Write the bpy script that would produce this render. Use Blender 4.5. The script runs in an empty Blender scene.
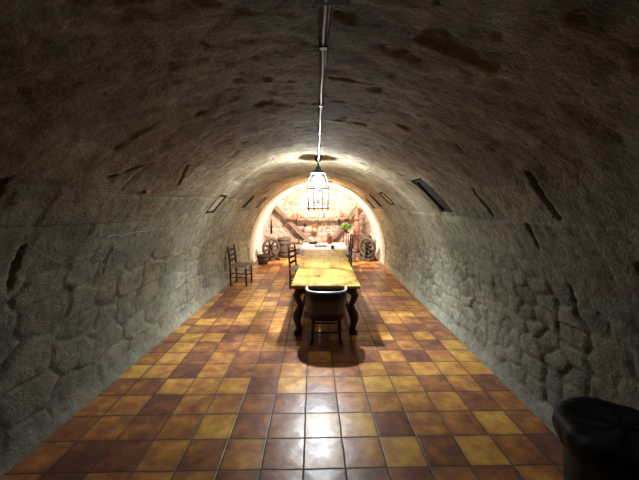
import bpy, bmesh, math, random
import numpy as np
from mathutils import Vector, Matrix

random.seed(7)
C = bpy.context.scene.collection
scene = bpy.context.scene
R_ = math.radians
PI = math.pi

# ------------------------------------------------------------------ camera
H = 1.86
FPX = 313.0
cd = bpy.data.cameras.new('camera')
cam = bpy.data.objects.new('camera', cd)
C.objects.link(cam)
cam.location = (0, 0, H)
cam.rotation_euler = (R_(90 - 6.4), 0, R_(0.46))
cd.sensor_width = 36
cd.lens = FPX / 639 * 36
cd.clip_start = 0.02
scene.camera = cam

# ------------------------------------------------------------------ world, exposure
w = bpy.data.worlds.new('world')
scene.world = w
w.use_nodes = True
w.node_tree.nodes['Background'].inputs[0].default_value = (0.6, 0.65, 0.7, 1)
w.node_tree.nodes['Background'].inputs[1].default_value = 0.0
scene.view_settings.view_transform = 'Standard'
scene.view_settings.look = 'None'
scene.view_settings.gamma = 1
scene.view_settings.use_curve_mapping = False
scene.view_settings.exposure = -0.2
LAMP_NEAR = 2800.0               # emission of the near globe
LAMP_FAR = 2900.0                # emission of the far globe
DOWN_NEAR, DOWN_FAR = 520.0, 280.0   # added downward spot in each lantern, put in to brighten the floor
SPOT_W = 500.0                  # each of the two ceiling spotlights at the far end
LAMP_X, LAMP_Y = -0.06, 4.9
FAR_X, FAR_Y = -0.05, 9.35

# ------------------------------------------------------------------ node helpers
def new_mat(name):
    m = bpy.data.materials.new(name)
    m.use_nodes = True
    nt = m.node_tree
    b = nt.nodes['Principled BSDF']
    return m, nt, b

def N(nt, t, **kw):
    n = nt.nodes.new(t)
    for k, v in kw.items():
        if k == 'ins':
            for i, x in v.items():
                n.inputs[i].default_value = x
        else:
            setattr(n, k, v)
    return n

def L(nt, a, b):
    nt.links.new(a, b)

def math_n(nt, op, a, b=None, clamp=False):
    n = nt.nodes.new('ShaderNodeMath')
    n.operation = op
    n.use_clamp = clamp
    for i, x in enumerate((a, b)):
        if x is None:
            continue
        if isinstance(x, (int, float)):
            n.inputs[i].default_value = x
        else:
            nt.links.new(x, n.inputs[i])
    return n.outputs[0]

def mixc(nt, fac, a, b, mode='MIX'):
    n = nt.nodes.new('ShaderNodeMix')
    n.data_type = 'RGBA'
    n.blend_type = mode
    for idx, x in ((0, fac), (6, a), (7, b)):
        if isinstance(x, (int, float)):
            n.inputs[idx].default_value = x
        elif isinstance(x, tuple):
            n.inputs[idx].default_value = x if len(x) == 4 else x + (1,)
        else:
            nt.links.new(x, n.inputs[idx])
    return n.outputs[2]

def ramp(nt, fac, stops, interp='LINEAR'):
    n = nt.nodes.new('ShaderNodeValToRGB')
    n.color_ramp.interpolation = interp
    e = n.color_ramp.elements
    while len(e) < len(stops):
        e.new(0.5)
    for i, (p, c) in enumerate(stops):
        e[i].position = p
        e[i].color = c if len(c) == 4 else c + (1,)
    nt.links.new(fac, n.inputs[0])
    return n.outputs[0]

def noise_n(nt, vec, scale, detail=4, rough=0.55):
    n = nt.nodes.new('ShaderNodeTexNoise')
    n.inputs['Scale'].default_value = scale
    n.inputs['Detail'].default_value = detail
    n.inputs['Roughness'].default_value = rough
    nt.links.new(vec, n.inputs['Vector'])
    return n

def g3(v):
    return (v, v, v, 1)

def stone_mat(name, base, dark, mortar, lime=None, bump=0.5, wash_from=None, low=None):
    m, nt, b = new_mat(name)
    tc = N(nt, 'ShaderNodeTexCoord')
    P = tc.outputs['Object']
    tint = N(nt, 'ShaderNodeAttribute', attribute_name='tint').outputs['Fac']
    joint = N(nt, 'ShaderNodeAttribute', attribute_name='joint').outputs['Fac']
    n1 = noise_n(nt, P, 1.3, 5).outputs['Fac']
    n2 = noise_n(nt, P, 9, 8, 0.7).outputs['Fac']
    n3 = noise_n(nt, P, 45, 4, 0.7).outputs['Fac']
    col = mixc(nt, ramp(nt, n1, [(0.35, g3(0)), (0.65, g3(1))]), base, dark)
    if low:
        sp = N(nt, 'ShaderNodeSeparateXYZ')
        L(nt, P, sp.inputs[0])
        zz = math_n(nt, 'ADD', sp.outputs[2], math_n(nt, 'MULTIPLY', math_n(nt, 'SUBTRACT', n1, 0.5), 1.2))
        zf = math_n(nt, 'MULTIPLY', math_n(nt, 'SUBTRACT', 2.25, zz), 1.3, True)
        col = mixc(nt, zf, col, mixc(nt, n1, low[0], low[1]))
    t2 = ramp(nt, tint, [(0.0, g3(0.78)), (1.0, g3(1.15))])
    col = mixc(nt, 1.0, col, t2, 'MULTIPLY')
    t3 = ramp(nt, n2, [(0.3, g3(0.5)), (0.48, g3(1.0)), (0.72, g3(1.35))])
    col = mixc(nt, 0.8, col, t3, 'MULTIPLY')
    t4 = ramp(nt, n3, [(0.33, g3(0.55)), (0.5, g3(1.05))])
    col = mixc(nt, 0.55, col, t4, 'MULTIPLY')
    if lime:
        n4 = noise_n(nt, P, 2.4, 7, 0.65).outputs['Fac']
        lf = ramp(nt, n4, [(0.5, g3(0)), (0.66, g3(0.75))])
        col = mixc(nt, lf, col, lime)
    col = mixc(nt, math_n(nt, 'MULTIPLY', joint, 0.5), col, mortar)
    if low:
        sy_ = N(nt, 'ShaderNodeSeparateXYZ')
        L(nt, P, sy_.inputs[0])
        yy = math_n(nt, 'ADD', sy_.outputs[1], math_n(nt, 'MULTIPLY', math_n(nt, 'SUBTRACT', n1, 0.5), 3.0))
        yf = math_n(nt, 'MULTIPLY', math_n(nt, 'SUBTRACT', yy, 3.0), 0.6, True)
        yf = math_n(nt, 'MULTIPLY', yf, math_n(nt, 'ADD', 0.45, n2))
        col = mixc(nt, math_n(nt, 'MULTIPLY', yf, 0.75), col, mixc(nt, 1.0, col, (1.9, 1.88, 1.85, 1), 'MULTIPLY'))  # stone colour lightened with depth, standing in for stronger lamp light
    if wash_from is not None:
        sep = N(nt, 'ShaderNodeSeparateXYZ')
        L(nt, P, sep.inputs[0])
        f = math_n(nt, 'MULTIPLY', math_n(nt, 'SUBTRACT', sep.outputs[1], wash_from), 12.0, True)
        wcol = ramp(nt, n2, [(0.3, (0.66, 0.6, 0.52, 1)), (0.6, (0.84, 0.8, 0.74, 1))])
        col = mixc(nt, f, col, wcol)
    L(nt, col, b.inputs['Base Color'])
    b.inputs['Roughness'].default_value = 0.9
    b.inputs['Specular IOR Level'].default_value = 0.2
    hgt = math_n(nt, 'ADD', math_n(nt, 'MULTIPLY', n2, 1.0), math_n(nt, 'MULTIPLY', n3, 0.35))
    bp = N(nt, 'ShaderNodeBump', ins={'Strength': bump, 'Distance': 0.05})
    L(nt, hgt, bp.inputs['Height'])
    L(nt, bp.outputs[0], b.inputs['Normal'])
    return m

def wood_mat(name, c1, c2, rough=0.5, axis='Y', scale=1.0, spec=0.4, coat=0.0):
    m, nt, b = new_mat(name)
    tc = N(nt, 'ShaderNodeTexCoord')
    mp = N(nt, 'ShaderNodeMapping')
    s = {'X': (1, 14, 14), 'Y': (14, 1, 14), 'Z': (14, 14, 1)}[axis]
    mp.inputs['Scale'].default_value = tuple(q * scale for q in s)
    L(nt, tc.outputs['Object'], mp.inputs[0])
    n = noise_n(nt, mp.outputs[0], 1.6, 6, 0.6).outputs['Fac']
    n0 = noise_n(nt, tc.outputs['Object'], 2.2, 3).outputs['Fac']
    f = math_n(nt, 'ADD', math_n(nt, 'MULTIPLY', n, 0.65), math_n(nt, 'MULTIPLY', n0, 0.35))
    col = ramp(nt, f, [(0.36, c1), (0.62, c2)])
    L(nt, col, b.inputs['Base Color'])
    b.inputs['Roughness'].default_value = rough
    b.inputs['Specular IOR Level'].default_value = spec
    b.inputs['Coat Weight'].default_value = coat
    bp = N(nt, 'ShaderNodeBump', ins={'Strength': 0.25, 'Distance': 0.01})
    L(nt, n, bp.inputs['Height'])
    L(nt, bp.outputs[0], b.inputs['Normal'])
    return m

def plain_mat(name, col, rough=0.5, metal=0.0, spec=0.5, var=0.25, nscale=20, bump=0.1):
    m, nt, b = new_mat(name)
    tc = N(nt, 'ShaderNodeTexCoord')
    n = noise_n(nt, tc.outputs['Object'], nscale, 4).outputs['Fac']
    c = ramp(nt, n, [(0.3, tuple(q * (1 - var) for q in col)), (0.7, tuple(min(1, q * (1 + var)) for q in col))])
    L(nt, c, b.inputs['Base Color'])
    b.inputs['Roughness'].default_value = rough
    b.inputs['Metallic'].default_value = metal
    b.inputs['Specular IOR Level'].default_value = spec
    bp = N(nt, 'ShaderNodeBump', ins={'Strength': bump, 'Distance': 0.01})
    L(nt, n, bp.inputs['Height'])
    L(nt, bp.outputs[0], b.inputs['Normal'])
    return m

# ------------------------------------------------------------------ materials
M = {}
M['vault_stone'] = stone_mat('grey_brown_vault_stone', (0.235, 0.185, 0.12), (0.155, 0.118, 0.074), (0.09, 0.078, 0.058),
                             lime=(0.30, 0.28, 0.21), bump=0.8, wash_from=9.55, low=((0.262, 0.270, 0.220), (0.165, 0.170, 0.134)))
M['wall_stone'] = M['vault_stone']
M['end_stone'] = stone_mat('pale_end_wall_stone', (0.58, 0.43, 0.36), (0.44, 0.30, 0.245), (0.74, 0.68, 0.62), bump=0.7)
M['dark_wood'] = wood_mat('dark_brown_wood', (0.020, 0.011, 0.007), (0.055, 0.030, 0.017), 0.5, 'Z')
M['old_wood'] = wood_mat('old_grey_brown_wood', (0.13, 0.085, 0.06), (0.27, 0.19, 0.14), 0.75, 'Z')
M['wheel_wood'] = wood_mat('dark_grey_wheel_wood', (0.05, 0.035, 0.028), (0.12, 0.085, 0.065), 0.8, 'Z')
M['beam_wood'] = wood_mat('weathered_beam_wood', (0.12, 0.08, 0.055), (0.29, 0.21, 0.15), 0.8, 'Z', 0.6)
M['red_wood'] = wood_mat('reddish_brown_wood', (0.16, 0.07, 0.045), (0.33, 0.16, 0.10), 0.6, 'X')
M['seat_rush'] = wood_mat('woven_rush_seat', (0.20, 0.16, 0.10), (0.36, 0.30, 0.20), 0.8, 'X', 3)
M['iron'] = plain_mat('black_wrought_iron', (0.03, 0.03, 0.034), 0.45, 0.8)
M['cage'] = plain_mat('grey_painted_iron', (0.12, 0.12, 0.15), 0.4, 0.6)
M['cap_blue'] = plain_mat('blue_grey_enamel', (0.10, 0.20, 0.27), 0.35, 0.3)
M['steel'] = plain_mat('dark_grey_conduit', (0.075, 0.08, 0.085), 0.36, 0.4)
M['dull_metal'] = plain_mat('dull_grey_metal', (0.30, 0.32, 0.35), 0.45, 0.7)
M['leather'] = plain_mat('dark_brown_leather', (0.022, 0.014, 0.011), 0.42, 0.0)
M['pale_rail'] = plain_mat('pale_grey_rail', (0.36, 0.37, 0.39), 0.35, 0.0)  # pale grey, much lighter than the rest of the chair
M['cloth'] = plain_mat('white_cotton_cloth', (0.82, 0.82, 0.84), 0.9, 0.0, 0.1, 0.04)
M['blue_grey'] = plain_mat('blue_grey_paper', (0.20, 0.25, 0.34), 0.7, 0.0, 0.3, 0.5, 60)
M['clay'] = plain_mat('terracotta_clay', (0.36, 0.13, 0.07), 0.7)
M['copper'] = plain_mat('aged_copper', (0.50, 0.24, 0.10), 0.35, 0.8)
M['cream'] = plain_mat('cream_glazed_ceramic', (0.70, 0.66, 0.58), 0.3)
M['green_glass'] = plain_mat('dark_green_bottle_glass', (0.03, 0.06, 0.03), 0.12)
M['leaf'] = plain_mat('green_leaf', (0.10, 0.26, 0.05), 0.5, 0, 0.4, 0.4, 12)
M['wicker'] = plain_mat('brown_wicker', (0.10, 0.07, 0.052), 0.85, 0, 0.2, 0.5, 50, 0.6)
M['bag'] = plain_mat('black_bin_liner_plastic', (0.0045, 0.0045, 0.006), 0.6, 0.0, 0.25, 0.3, 8, 0.2)
M['bin'] = plain_mat('black_bin_plastic', (0.006, 0.006, 0.007), 0.6)
M['vent_dark'] = plain_mat('matte_black_iron', (0.02, 0.02, 0.02), 0.8, 0.2)  # near-black iron for vent panels, frames and the junction box
M['board'] = wood_mat('pale_board', (0.36, 0.31, 0.22), (0.5, 0.45, 0.34), 0.8, 'Y')
M['ochre_board'] = wood_mat('ochre_board', (0.50, 0.36, 0.10), (0.62, 0.48, 0.18), 0.7, 'Y')

def tabletop_mat():
    m, nt, b = new_mat('varnished_yellow_pine')
    tc = N(nt, 'ShaderNodeTexCoord')
    mp = N(nt, 'ShaderNodeMapping')
    mp.inputs['Scale'].default_value = (11, 1.1, 11)
    L(nt, tc.outputs['Object'], mp.inputs[0])
    n = noise_n(nt, mp.outputs[0], 1.5, 6, 0.6).outputs['Fac']
    n0 = noise_n(nt, tc.outputs['Object'], 3.0, 4).outputs['Fac']
    f = math_n(nt, 'ADD', math_n(nt, 'MULTIPLY', n, 0.5), math_n(nt, 'MULTIPLY', n0, 0.5))
    col = ramp(nt, f, [(0.38, (0.24, 0.125, 0.022)), (0.5, (0.37, 0.24, 0.042)), (0.62, (0.46, 0.35, 0.085))])
    L(nt, col, b.inputs['Base Color'])
    b.inputs['Roughness'].default_value = 0.55
    b.inputs['Specular IOR Level'].default_value = 0.3
    bp = N(nt, 'ShaderNodeBump', ins={'Strength': 0.15, 'Distance': 0.01})
    L(nt, n, bp.inputs['Height'])
    L(nt, bp.outputs[0], b.inputs['Normal'])
    return m
M['tabletop'] = tabletop_mat()

TILE = 0.30
TILE_ROT = R_(1.65)
TILE_OFF = (0.0, 0.0)
def floor_mat():
    m, nt, b = new_mat('glazed_terracotta_tiles')
    tc = N(nt, 'ShaderNodeTexCoord')
    mp = N(nt, 'ShaderNodeMapping')
    mp.vector_type = 'POINT'
    # rotate so that the tile rows run slightly off the axis of the vault
    mp.inputs['Rotation'].default_value = (0, 0, -TILE_ROT)
    mp.inputs['Scale'].default_value = (1 / TILE, 1 / TILE, 1)
    mp.inputs['Location'].default_value = (TX, TY, 0)
    L(nt, tc.outputs['Object'], mp.inputs[0])
    wob = noise_n(nt, tc.outputs['Object'], 5, 2)
    sep = N(nt, 'ShaderNodeSeparateXYZ')
    add = N(nt, 'ShaderNodeVectorMath', operation='SCALE')
    add.inputs['Scale'].default_value = 0.05
    L(nt, wob.outputs['Color'], add.inputs[0])
    add2 = N(nt, 'ShaderNodeVectorMath', operation='ADD')
    L(nt, mp.outputs[0], add2.inputs[0])
    L(nt, add.outputs[0], add2.inputs[1])
    sub = N(nt, 'ShaderNodeVectorMath', operation='SUBTRACT')
    L(nt, add2.outputs[0], sub.inputs[0])
    sub.inputs[1].default_value = (0.025, 0.025, 0)
    L(nt, sub.outputs[0], sep.inputs[0])
    x, y = sep.outputs[0], sep.outputs[1]
    fx, fy = math_n(nt, 'FRACT', x), math_n(nt, 'FRACT', y)
    ix, iy = math_n(nt, 'FLOOR', x), math_n(nt, 'FLOOR', y)
    ex = math_n(nt, 'MINIMUM', fx, math_n(nt, 'SUBTRACT', 1.0, fx))
    ey = math_n(nt, 'MINIMUM', fy, math_n(nt, 'SUBTRACT', 1.0, fy))
    e = math_n(nt, 'MINIMUM', ex, ey)
    grout = math_n(nt, 'SUBTRACT', 1.0, math_n(nt, 'MULTIPLY', math_n(nt, 'SUBTRACT', e, 0.009), 60.0, True), True)
    comb = N(nt, 'ShaderNodeCombineXYZ')
    L(nt, ix, comb.inputs[0])
    L(nt, iy, comb.inputs[1])
    wn = N(nt, 'ShaderNodeTexWhiteNoise', noise_dimensions='2D')
    L(nt, comb.outputs[0], wn.inputs['Vector'])
    r = wn.outputs['Value']
    wsep = N(nt, 'ShaderNodeSeparateColor')
    L(nt, wn.outputs['Color'], wsep.inputs[0])
    flame = noise_n(nt, tc.outputs['Object'], 6.5, 5, 0.6).outputs['Fac']
    t = math_n(nt, 'ADD', math_n(nt, 'MULTIPLY', r, 0.60), math_n(nt, 'MULTIPLY', math_n(nt, 'SUBTRACT', flame, 0.5), 1.15))
    t = math_n(nt, 'ADD', t, 0.15)
    col = ramp(nt, t, [(0.0, (0.12, 0.050, 0.043)), (0.22, (0.19, 0.075, 0.050)), (0.42, (0.34, 0.14, 0.056)),
                       (0.58, (0.50, 0.225, 0.065)), (0.74, (0.66, 0.36, 0.085)), (0.95, (0.78, 0.50, 0.13))])
    # darker fired rim of each tile
    rim = math_n(nt, 'SUBTRACT', 1.0, math_n(nt, 'MULTIPLY', e, 9.0, True))
    col = mixc(nt, math_n(nt, 'MULTIPLY', rim, 0.35), col, (0.10, 0.04, 0.022, 1))
    col = mixc(nt, grout, col, (0.085, 0.06, 0.045, 1))
    L(nt, col, b.inputs['Base Color'])
    rn = noise_n(nt, tc.outputs['Object'], 14, 4).outputs['Fac']
    ro = math_n(nt, 'ADD', math_n(nt, 'MULTIPLY', rn, 0.22), 0.22)
    ro = math_n(nt, 'ADD', ro, math_n(nt, 'MULTIPLY', grout, 0.4))
    L(nt, ro, b.inputs['Roughness'])
    b.inputs['Specular IOR Level'].default_value = 0.5
    # every tile tilts a little and is softly pillowed
    tilt = math_n(nt, 'ADD',
                  math_n(nt, 'MULTIPLY', math_n(nt, 'SUBTRACT', wsep.outputs[0], 0.5), fx),
                  math_n(nt, 'MULTIPLY', math_n(nt, 'SUBTRACT', wsep.outputs[1], 0.5), fy))
    pil = math_n(nt, 'MULTIPLY', e, 3.0, True)
    hgt = math_n(nt, 'ADD', math_n(nt, 'MULTIPLY', tilt, 0.35), math_n(nt, 'MULTIPLY', pil, 0.35))
    hgt = math_n(nt, 'ADD', hgt, math_n(nt, 'MULTIPLY', flame, 0.5))
    hgt = math_n(nt, 'SUBTRACT', hgt, math_n(nt, 'MULTIPLY', grout, 0.35))
    bp = N(nt, 'ShaderNodeBump', ins={'Strength': 0.5, 'Distance': 0.01})
    L(nt, hgt, bp.inputs['Height'])
    L(nt, bp.outputs[0], b.inputs['Normal'])
    return m
TX, TY = 0.0, 0.0
# a tile corner lies at this floor point (x, y)
CORNER = (-0.139, 2.32)
_c, _s = math.cos(-TILE_ROT), math.sin(-TILE_ROT)
# Mapping POINT: scale, rotate, translate
TX = -((_c * CORNER[0] - _s * CORNER[1]) / TILE)
TY = -((_s * CORNER[0] + _c * CORNER[1]) / TILE)
M['floor'] = floor_mat()

def emit_mat(name, col, strength):
    m = bpy.data.materials.new(name)
    m.use_nodes = True
    nt = m.node_tree
    nt.nodes.clear()
    e = N(nt, 'ShaderNodeEmission')
    e.inputs[0].default_value = col + (1,)
    e.inputs[1].default_value = strength
    o = N(nt, 'ShaderNodeOutputMaterial')
    L(nt, e.outputs[0], o.inputs[0])
    return m
M['glow_cool'] = emit_mat('glowing_white_globe', (0.86, 0.95, 1.0), LAMP_NEAR)
M['glow_warm'] = emit_mat('glowing_warm_globe', (1.0, 0.70, 0.42), LAMP_FAR)

def bloom_glass(name, col, strength):  # glass given its own glow to imitate bloom around the bulb
    m = bpy.data.materials.new(name)
    m.use_nodes = True
    nt = m.node_tree
    nt.nodes.clear()
    e = N(nt, 'ShaderNodeEmission')
    e.inputs[0].default_value = col + (1,)
    e.inputs[1].default_value = strength
    tr = N(nt, 'ShaderNodeBsdfTransparent')
    mx = N(nt, 'ShaderNodeMixShader')
    mx.inputs[0].default_value = 0.12
    L(nt, tr.outputs[0], mx.inputs[1])
    L(nt, e.outputs[0], mx.inputs[2])
    o = N(nt, 'ShaderNodeOutputMaterial')
    L(nt, mx.outputs[0], o.inputs[0])
    return m
M['bloom_glass_cool'] = bloom_glass('cool_bloom_glass', (0.80, 0.92, 1.0), 9.0)
M['bloom_glass_warm'] = bloom_glass('warm_bloom_glass', (1.0, 0.80, 0.6), 9.0)

# ------------------------------------------------------------------ mesh helpers
def obj(name, bm, mat, parent=None, smooth=False, bevel=0.0):
    me = bpy.data.meshes.new(name)
    bm.normal_update()
    bm.to_mesh(me)
    bm.free()
    o = bpy.data.objects.new(name, me)
    C.objects.link(o)
    if mat:
        me.materials.append(mat)
    if smooth:
        for p in me.polygons:
            p.use_smooth = True
    if bevel:
        b = o.modifiers.new('bevel', 'BEVEL')
        b.width = bevel
        b.segments = 2
        b.limit_method = 'ANGLE'
    if parent:
        o.parent = parent
    return o

def tag(o, label, cat, group=None):
    o['label'] = label
    o['category'] = cat
    if group:
        o['group'] = group
    return o

def thing(name, label, cat, loc=(0, 0, 0), rotz=0, group=None):
    o = bpy.data.objects.new(name, None)
    C.objects.link(o)
    o.empty_display_size = 0.1
    o.location = loc
    o.rotation_euler = (0, 0, rotz)
    return tag(o, label, cat, group)

def dup(root, loc, rotz, label=None, group=None):
    def rec(o, parent):
        c = o.copy()
        C.objects.link(c)
        c.parent = parent
        for ch in list(kids.get(o.name, [])):
            rec(ch, c)
        return c
    kids = {}
    for o in list(bpy.data.objects):
        if o.parent:
            kids.setdefault(o.parent.name, []).append(o)
    r = rec(root, None)
    r.location = loc
    r.rotation_euler = (0, 0, rotz)
    if label:
        r['label'] = label
    if group:
        r['group'] = group
    return r

def box(bm, c, s, rot=None):
    m = Matrix.Translation(c) @ (rot.to_4x4() if rot else Matrix.Identity(4)) @ Matrix.Diagonal((s[0], s[1], s[2], 1))
    return bmesh.ops.create_cube(bm, size=1, matrix=m)['verts']

def tube(bm, pts, rads, seg=10, caps=True, flat=None):
    """sweep a round (or flattened) section along a polyline"""
    pts = [Vector(p) for p in pts]
    if isinstance(rads, (int, float)):
        rads = [rads] * len(pts)
    rings = []
    up0 = None
    for i, p in enumerate(pts):
        a = pts[max(i - 1, 0)]
        b = pts[min(i + 1, len(pts) - 1)]
        t = (b - a).normalized()
        if up0 is None:
            up0 = Vector((0, 0, 1)) if abs(t.z) < 0.9 else Vector((1, 0, 0))
        u = t.cross(up0).normalized()
        v = t.cross(u).normalized()
        up0 = -v if v.dot(up0) < 0 else v
        u = t.cross(up0).normalized()
        fl = flat if flat else 1.0
        rings.append([bm.verts.new(p + rads[i] * (math.cos(k * 2 * PI / seg) * u + fl * math.sin(k * 2 * PI / seg) * up0))
                      for k in range(seg)])
    for a, b in zip(rings[:-1], rings[1:]):
        for k in range(seg):
            bm.faces.new((a[k], a[(k + 1) % seg], b[(k + 1) % seg], b[k]))
    if caps:
        bm.faces.new(list(reversed(rings[0])))
        bm.faces.new(rings[-1])
    bmesh.ops.recalc_face_normals(bm, faces=bm.faces[:])

def lathe(bm, prof, seg=24, c=(0, 0, 0), mat=None):
    rings = []
    for r, z in prof:
        ring = []
        for k in range(seg):
            a = 2 * PI * k / seg
            p = Vector((r * math.cos(a), r * math.sin(a), z))
            if mat:
                p = mat @ p
            ring.append(bm.verts.new(p + Vector(c)))
        rings.append(ring)
    for a, b in zip(rings[:-1], rings[1:]):
        for k in range(seg):
            bm.faces.new((a[k], a[(k + 1) % seg], b[(k + 1) % seg], b[k]))
    bm.faces.new(list(reversed(rings[0])))
    bm.faces.new(rings[-1])
    bmesh.ops.recalc_face_normals(bm, faces=bm.faces[:])

def torus(bm, R, r, c=(0, 0, 0), mat=None, seg=32, ms=8):
    mat = mat or Matrix.Identity(3)
    vs = []
    for i in range(seg):
        a = 2 * PI * i / seg
        vs.append([bm.verts.new(Vector(c) + mat @ Vector(((R + r * math.cos(2 * PI * j / ms)) * math.cos(a),
                                                         (R + r * math.cos(2 * PI * j / ms)) * math.sin(a),
                                                         r * math.sin(2 * PI * j / ms)))) for j in range(ms)])
    for i in range(seg):
        for j in range(ms):
            bm.faces.new((vs[i][j], vs[(i + 1) % seg][j], vs[(i + 1) % seg][(j + 1) % ms], vs[i][(j + 1) % ms]))
    bmesh.ops.recalc_face_normals(bm, faces=bm.faces[:])

# ------------------------------------------------------------------ numpy noise
def hsh(ix, iy, seed):
    h = (ix.astype(np.int64) * 374761393 + iy.astype(np.int64) * 668265263 + seed * 974711) & 0x7fffffff
    h = ((h ^ (h >> 13)) * 1274126177) & 0x7fffffff
    h = ((h ^ (h >> 16)) * 2246822519) & 0x7fffffff
    return ((h ^ (h >> 15)) & 0xfffff) / float(0xfffff)

def vnoise(x, y, seed):
    ix, iy = np.floor(x), np.floor(y)
    fx, fy = x - ix, y - iy
    fx = fx * fx * (3 - 2 * fx)
    fy = fy * fy * (3 - 2 * fy)
    a, b = hsh(ix, iy, seed), hsh(ix + 1, iy, seed)
    c, d = hsh(ix, iy + 1, seed), hsh(ix + 1, iy + 1, seed)
    return (a * (1 - fx) + b * fx) * (1 - fy) + (c * (1 - fx) + d * fx) * fy

def fbm(x, y, seed, octs=4):
    r, amp, tot = 0, 1, 0
    for o in range(octs):
        r = r + amp * vnoise(x * 2 ** o, y * 2 ** o, seed + o)
        tot += amp
        amp *= 0.55
    return r / tot - 0.5

def sstep(e0, e1, x):
    t = np.clip((x - e0) / (e1 - e0), 0, 1)
    return t * t * (3 - 2 * t)

def rubble(u, v, size, seed):
    """irregular stones: returns (distance to the joint, stone id hash)"""
    x, y = u / (size * 1.45), v / size
    x = x + 0.35 * fbm(u * 5, v * 5, seed + 50, 2)
    y = y + 0.35 * fbm(u * 5 + 9, v * 5, seed + 60, 2)
    ix, iy = np.floor(x), np.floor(y)
    f1 = np.full(x.shape, 9.0)
    f2 = np.full(x.shape, 9.0)
    idh = np.zeros(x.shape)
    for dx in (-1, 0, 1):
        for dy in (-1, 0, 1):
            jx = ix + dx
            jy = iy + dy
            px = jx + 0.5 + 0.8 * (hsh(jx, jy, seed) - 0.5)
            py = jy + 0.5 + 0.6 * (hsh(jx, jy, seed + 1) - 0.5)
            d = np.maximum(np.abs(px - x), np.abs(py - y)) * 0.6 + 0.4 * np.hypot(px - x, py - y)
            closer = d < f1
            f2 = np.where(closer, f1, np.minimum(f2, d))
            idh = np.where(closer, hsh(jx, jy, seed + 2), idh)
            f1 = np.where(closer, d, f1)
    return (f2 - f1) * size, idh

def ashlar(u, v, seed, course=0.36, length=0.75):
    """squared blocks in courses along the vault: returns (joint distance, id, joint strength)"""
    v2 = v + 0.03 * fbm(u * 1.2, v * 1.2, seed + 9, 2)
    row = np.floor(v2 / course)
    fv = v2 / course - row
    ln = length * (0.7 + 0.7 * hsh(row, row * 0, seed))
    off = hsh(row, row * 0 + 3, seed) * 5
    u2 = u + 0.05 * fbm(u * 2, v * 2, seed + 19, 2)
    cx = (u2 + off) / ln
    col = np.floor(cx)
    # jitter the upright joints
    jl = 0.3 * (hsh(row, col, seed + 4) - 0.5)
    jr = 0.3 * (hsh(row, col + 1, seed + 4) - 0.5)
    fc = cx - col
    dl = (fc - jl) * ln
    dr = (1 + jr - fc) * ln
    colid = np.where(dl < 0, col - 1, np.where(dr < 0, col + 1, col))
    du = np.minimum(np.abs(dl), np.abs(dr))
    side = np.where(np.abs(dl) < np.abs(dr), col, col + 1)
    dv = np.minimum(fv, 1 - fv) * course
    idh = hsh(row, colid, seed + 7)
    su = hsh(row, side, seed + 11)
    rb = np.where(fv < 0.5, row, row + 1)
    sv = hsh(rb, np.floor(u / 1.1), seed + 13)
    ju = np.clip(1 - du / 0.028, 0, 1) * np.clip((su - 0.35) * 1.8, 0.12, 1)
    jv = np.clip(1 - dv / 0.022, 0, 1) * np.clip((sv - 0.45) * 1.6, 0.10, 0.9)
    return np.maximum(ju, jv), idh

# ------------------------------------------------------------------ the vault
CX, RAD, ZS = -0.15, 2.12, 0.46
Y0, Y1 = -4.5, 12.0
S_WALL = ZS
S_ARC = PI * RAD
S_TOT = 2 * S_WALL + S_ARC
def prof(s):
    """section point and inward normal at arc length s (0 = left floor)"""
    a = np.clip((s - S_WALL) / RAD, 0, PI)
    x = CX - RAD * np.cos(a)
    z = ZS + RAD * np.sin(a)
    z = np.where(s < S_WALL, s, np.where(s > S_WALL + S_ARC, S_TOT - s, z))
    nx = np.cos(a)
    nz = -np.sin(a)
    return x, z, nx, nz

def s_at(z, left):
    a = math.asin((z - ZS) / RAD)
    s = S_WALL + a * RAD
    return s if left else S_TOT - s

S_L = s_at(1.96, True)
S_R = s_at(1.75, False)
# (left?, y0, y1, z0, z1, depth) of the openings in the vault
NICHES = [(False, 3.62, 4.02, 1.76, 2.16, 0.10), (False, 6.20, 6.62, 1.86, 2.12, 0.05),
          (False, 7.72, 8.10, 1.80, 2.10, 0.16), (False, 9.0, 9.38, 1.74, 2.06, 0.16),
          (True, 4.95, 5.35, 1.72, 2.02, 0.07), (True, 7.0, 7.35, 1.78, 2.06, 0.16), (True, 8.5, 8.85, 1.78, 2.06, 0.16)]
# open joints and gouges seen on the near walls: (left?, y, z, y, z, width, depth)
CRACKS = [(True, 1.62, 1.98, 1.66, 1.62, 0.05, 0.06), (True, 2.0, 1.58, 2.02, 1.28, 0.045, 0.06),
          (False, 1.95, 2.05, 2.0, 1.78, 0.05, 0.06), (False, 2.75, 2.0, 2.75, 1.77, 0.04, 0.05),
          (False, 2.35, 1.72, 2.37, 1.55, 0.03, 0.04), (False, 1.6, 1.55, 1.62, 1.3, 0.05, 0.06),
          (False, 2.2, 1.3, 2.2, 1.08, 0.03, 0.05), (False, 1.75, 0.95, 1.75, 0.78, 0.05, 0.06),
          (True, 3.0, 2.25, 3.25, 2.1, 0.04, 0.04),
          (True, 2.5, 2.2, 2.3, 2.05, 0.035, 0.04), (True, 1.35, 1.30, 1.36, 1.12, 0.05, 0.06),
          (True, 2.9, 1.5, 2.92, 1.2, 0.03, 0.03), (True, 1.75, 1.22, 1.77, 1.05, 0.04, 0.05)]
CRACKS_S = [(y0, s_at(max(z0, ZS), l) if z0 > ZS else (z0 if l else S_TOT - z0), y1,
             s_at(max(z1, ZS), l) if z1 > ZS else (z1 if l else S_TOT - z1), w_, d_) for l, y0, z0, y1, z1, w_, d_ in CRACKS]
NICHES_S = []
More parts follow.
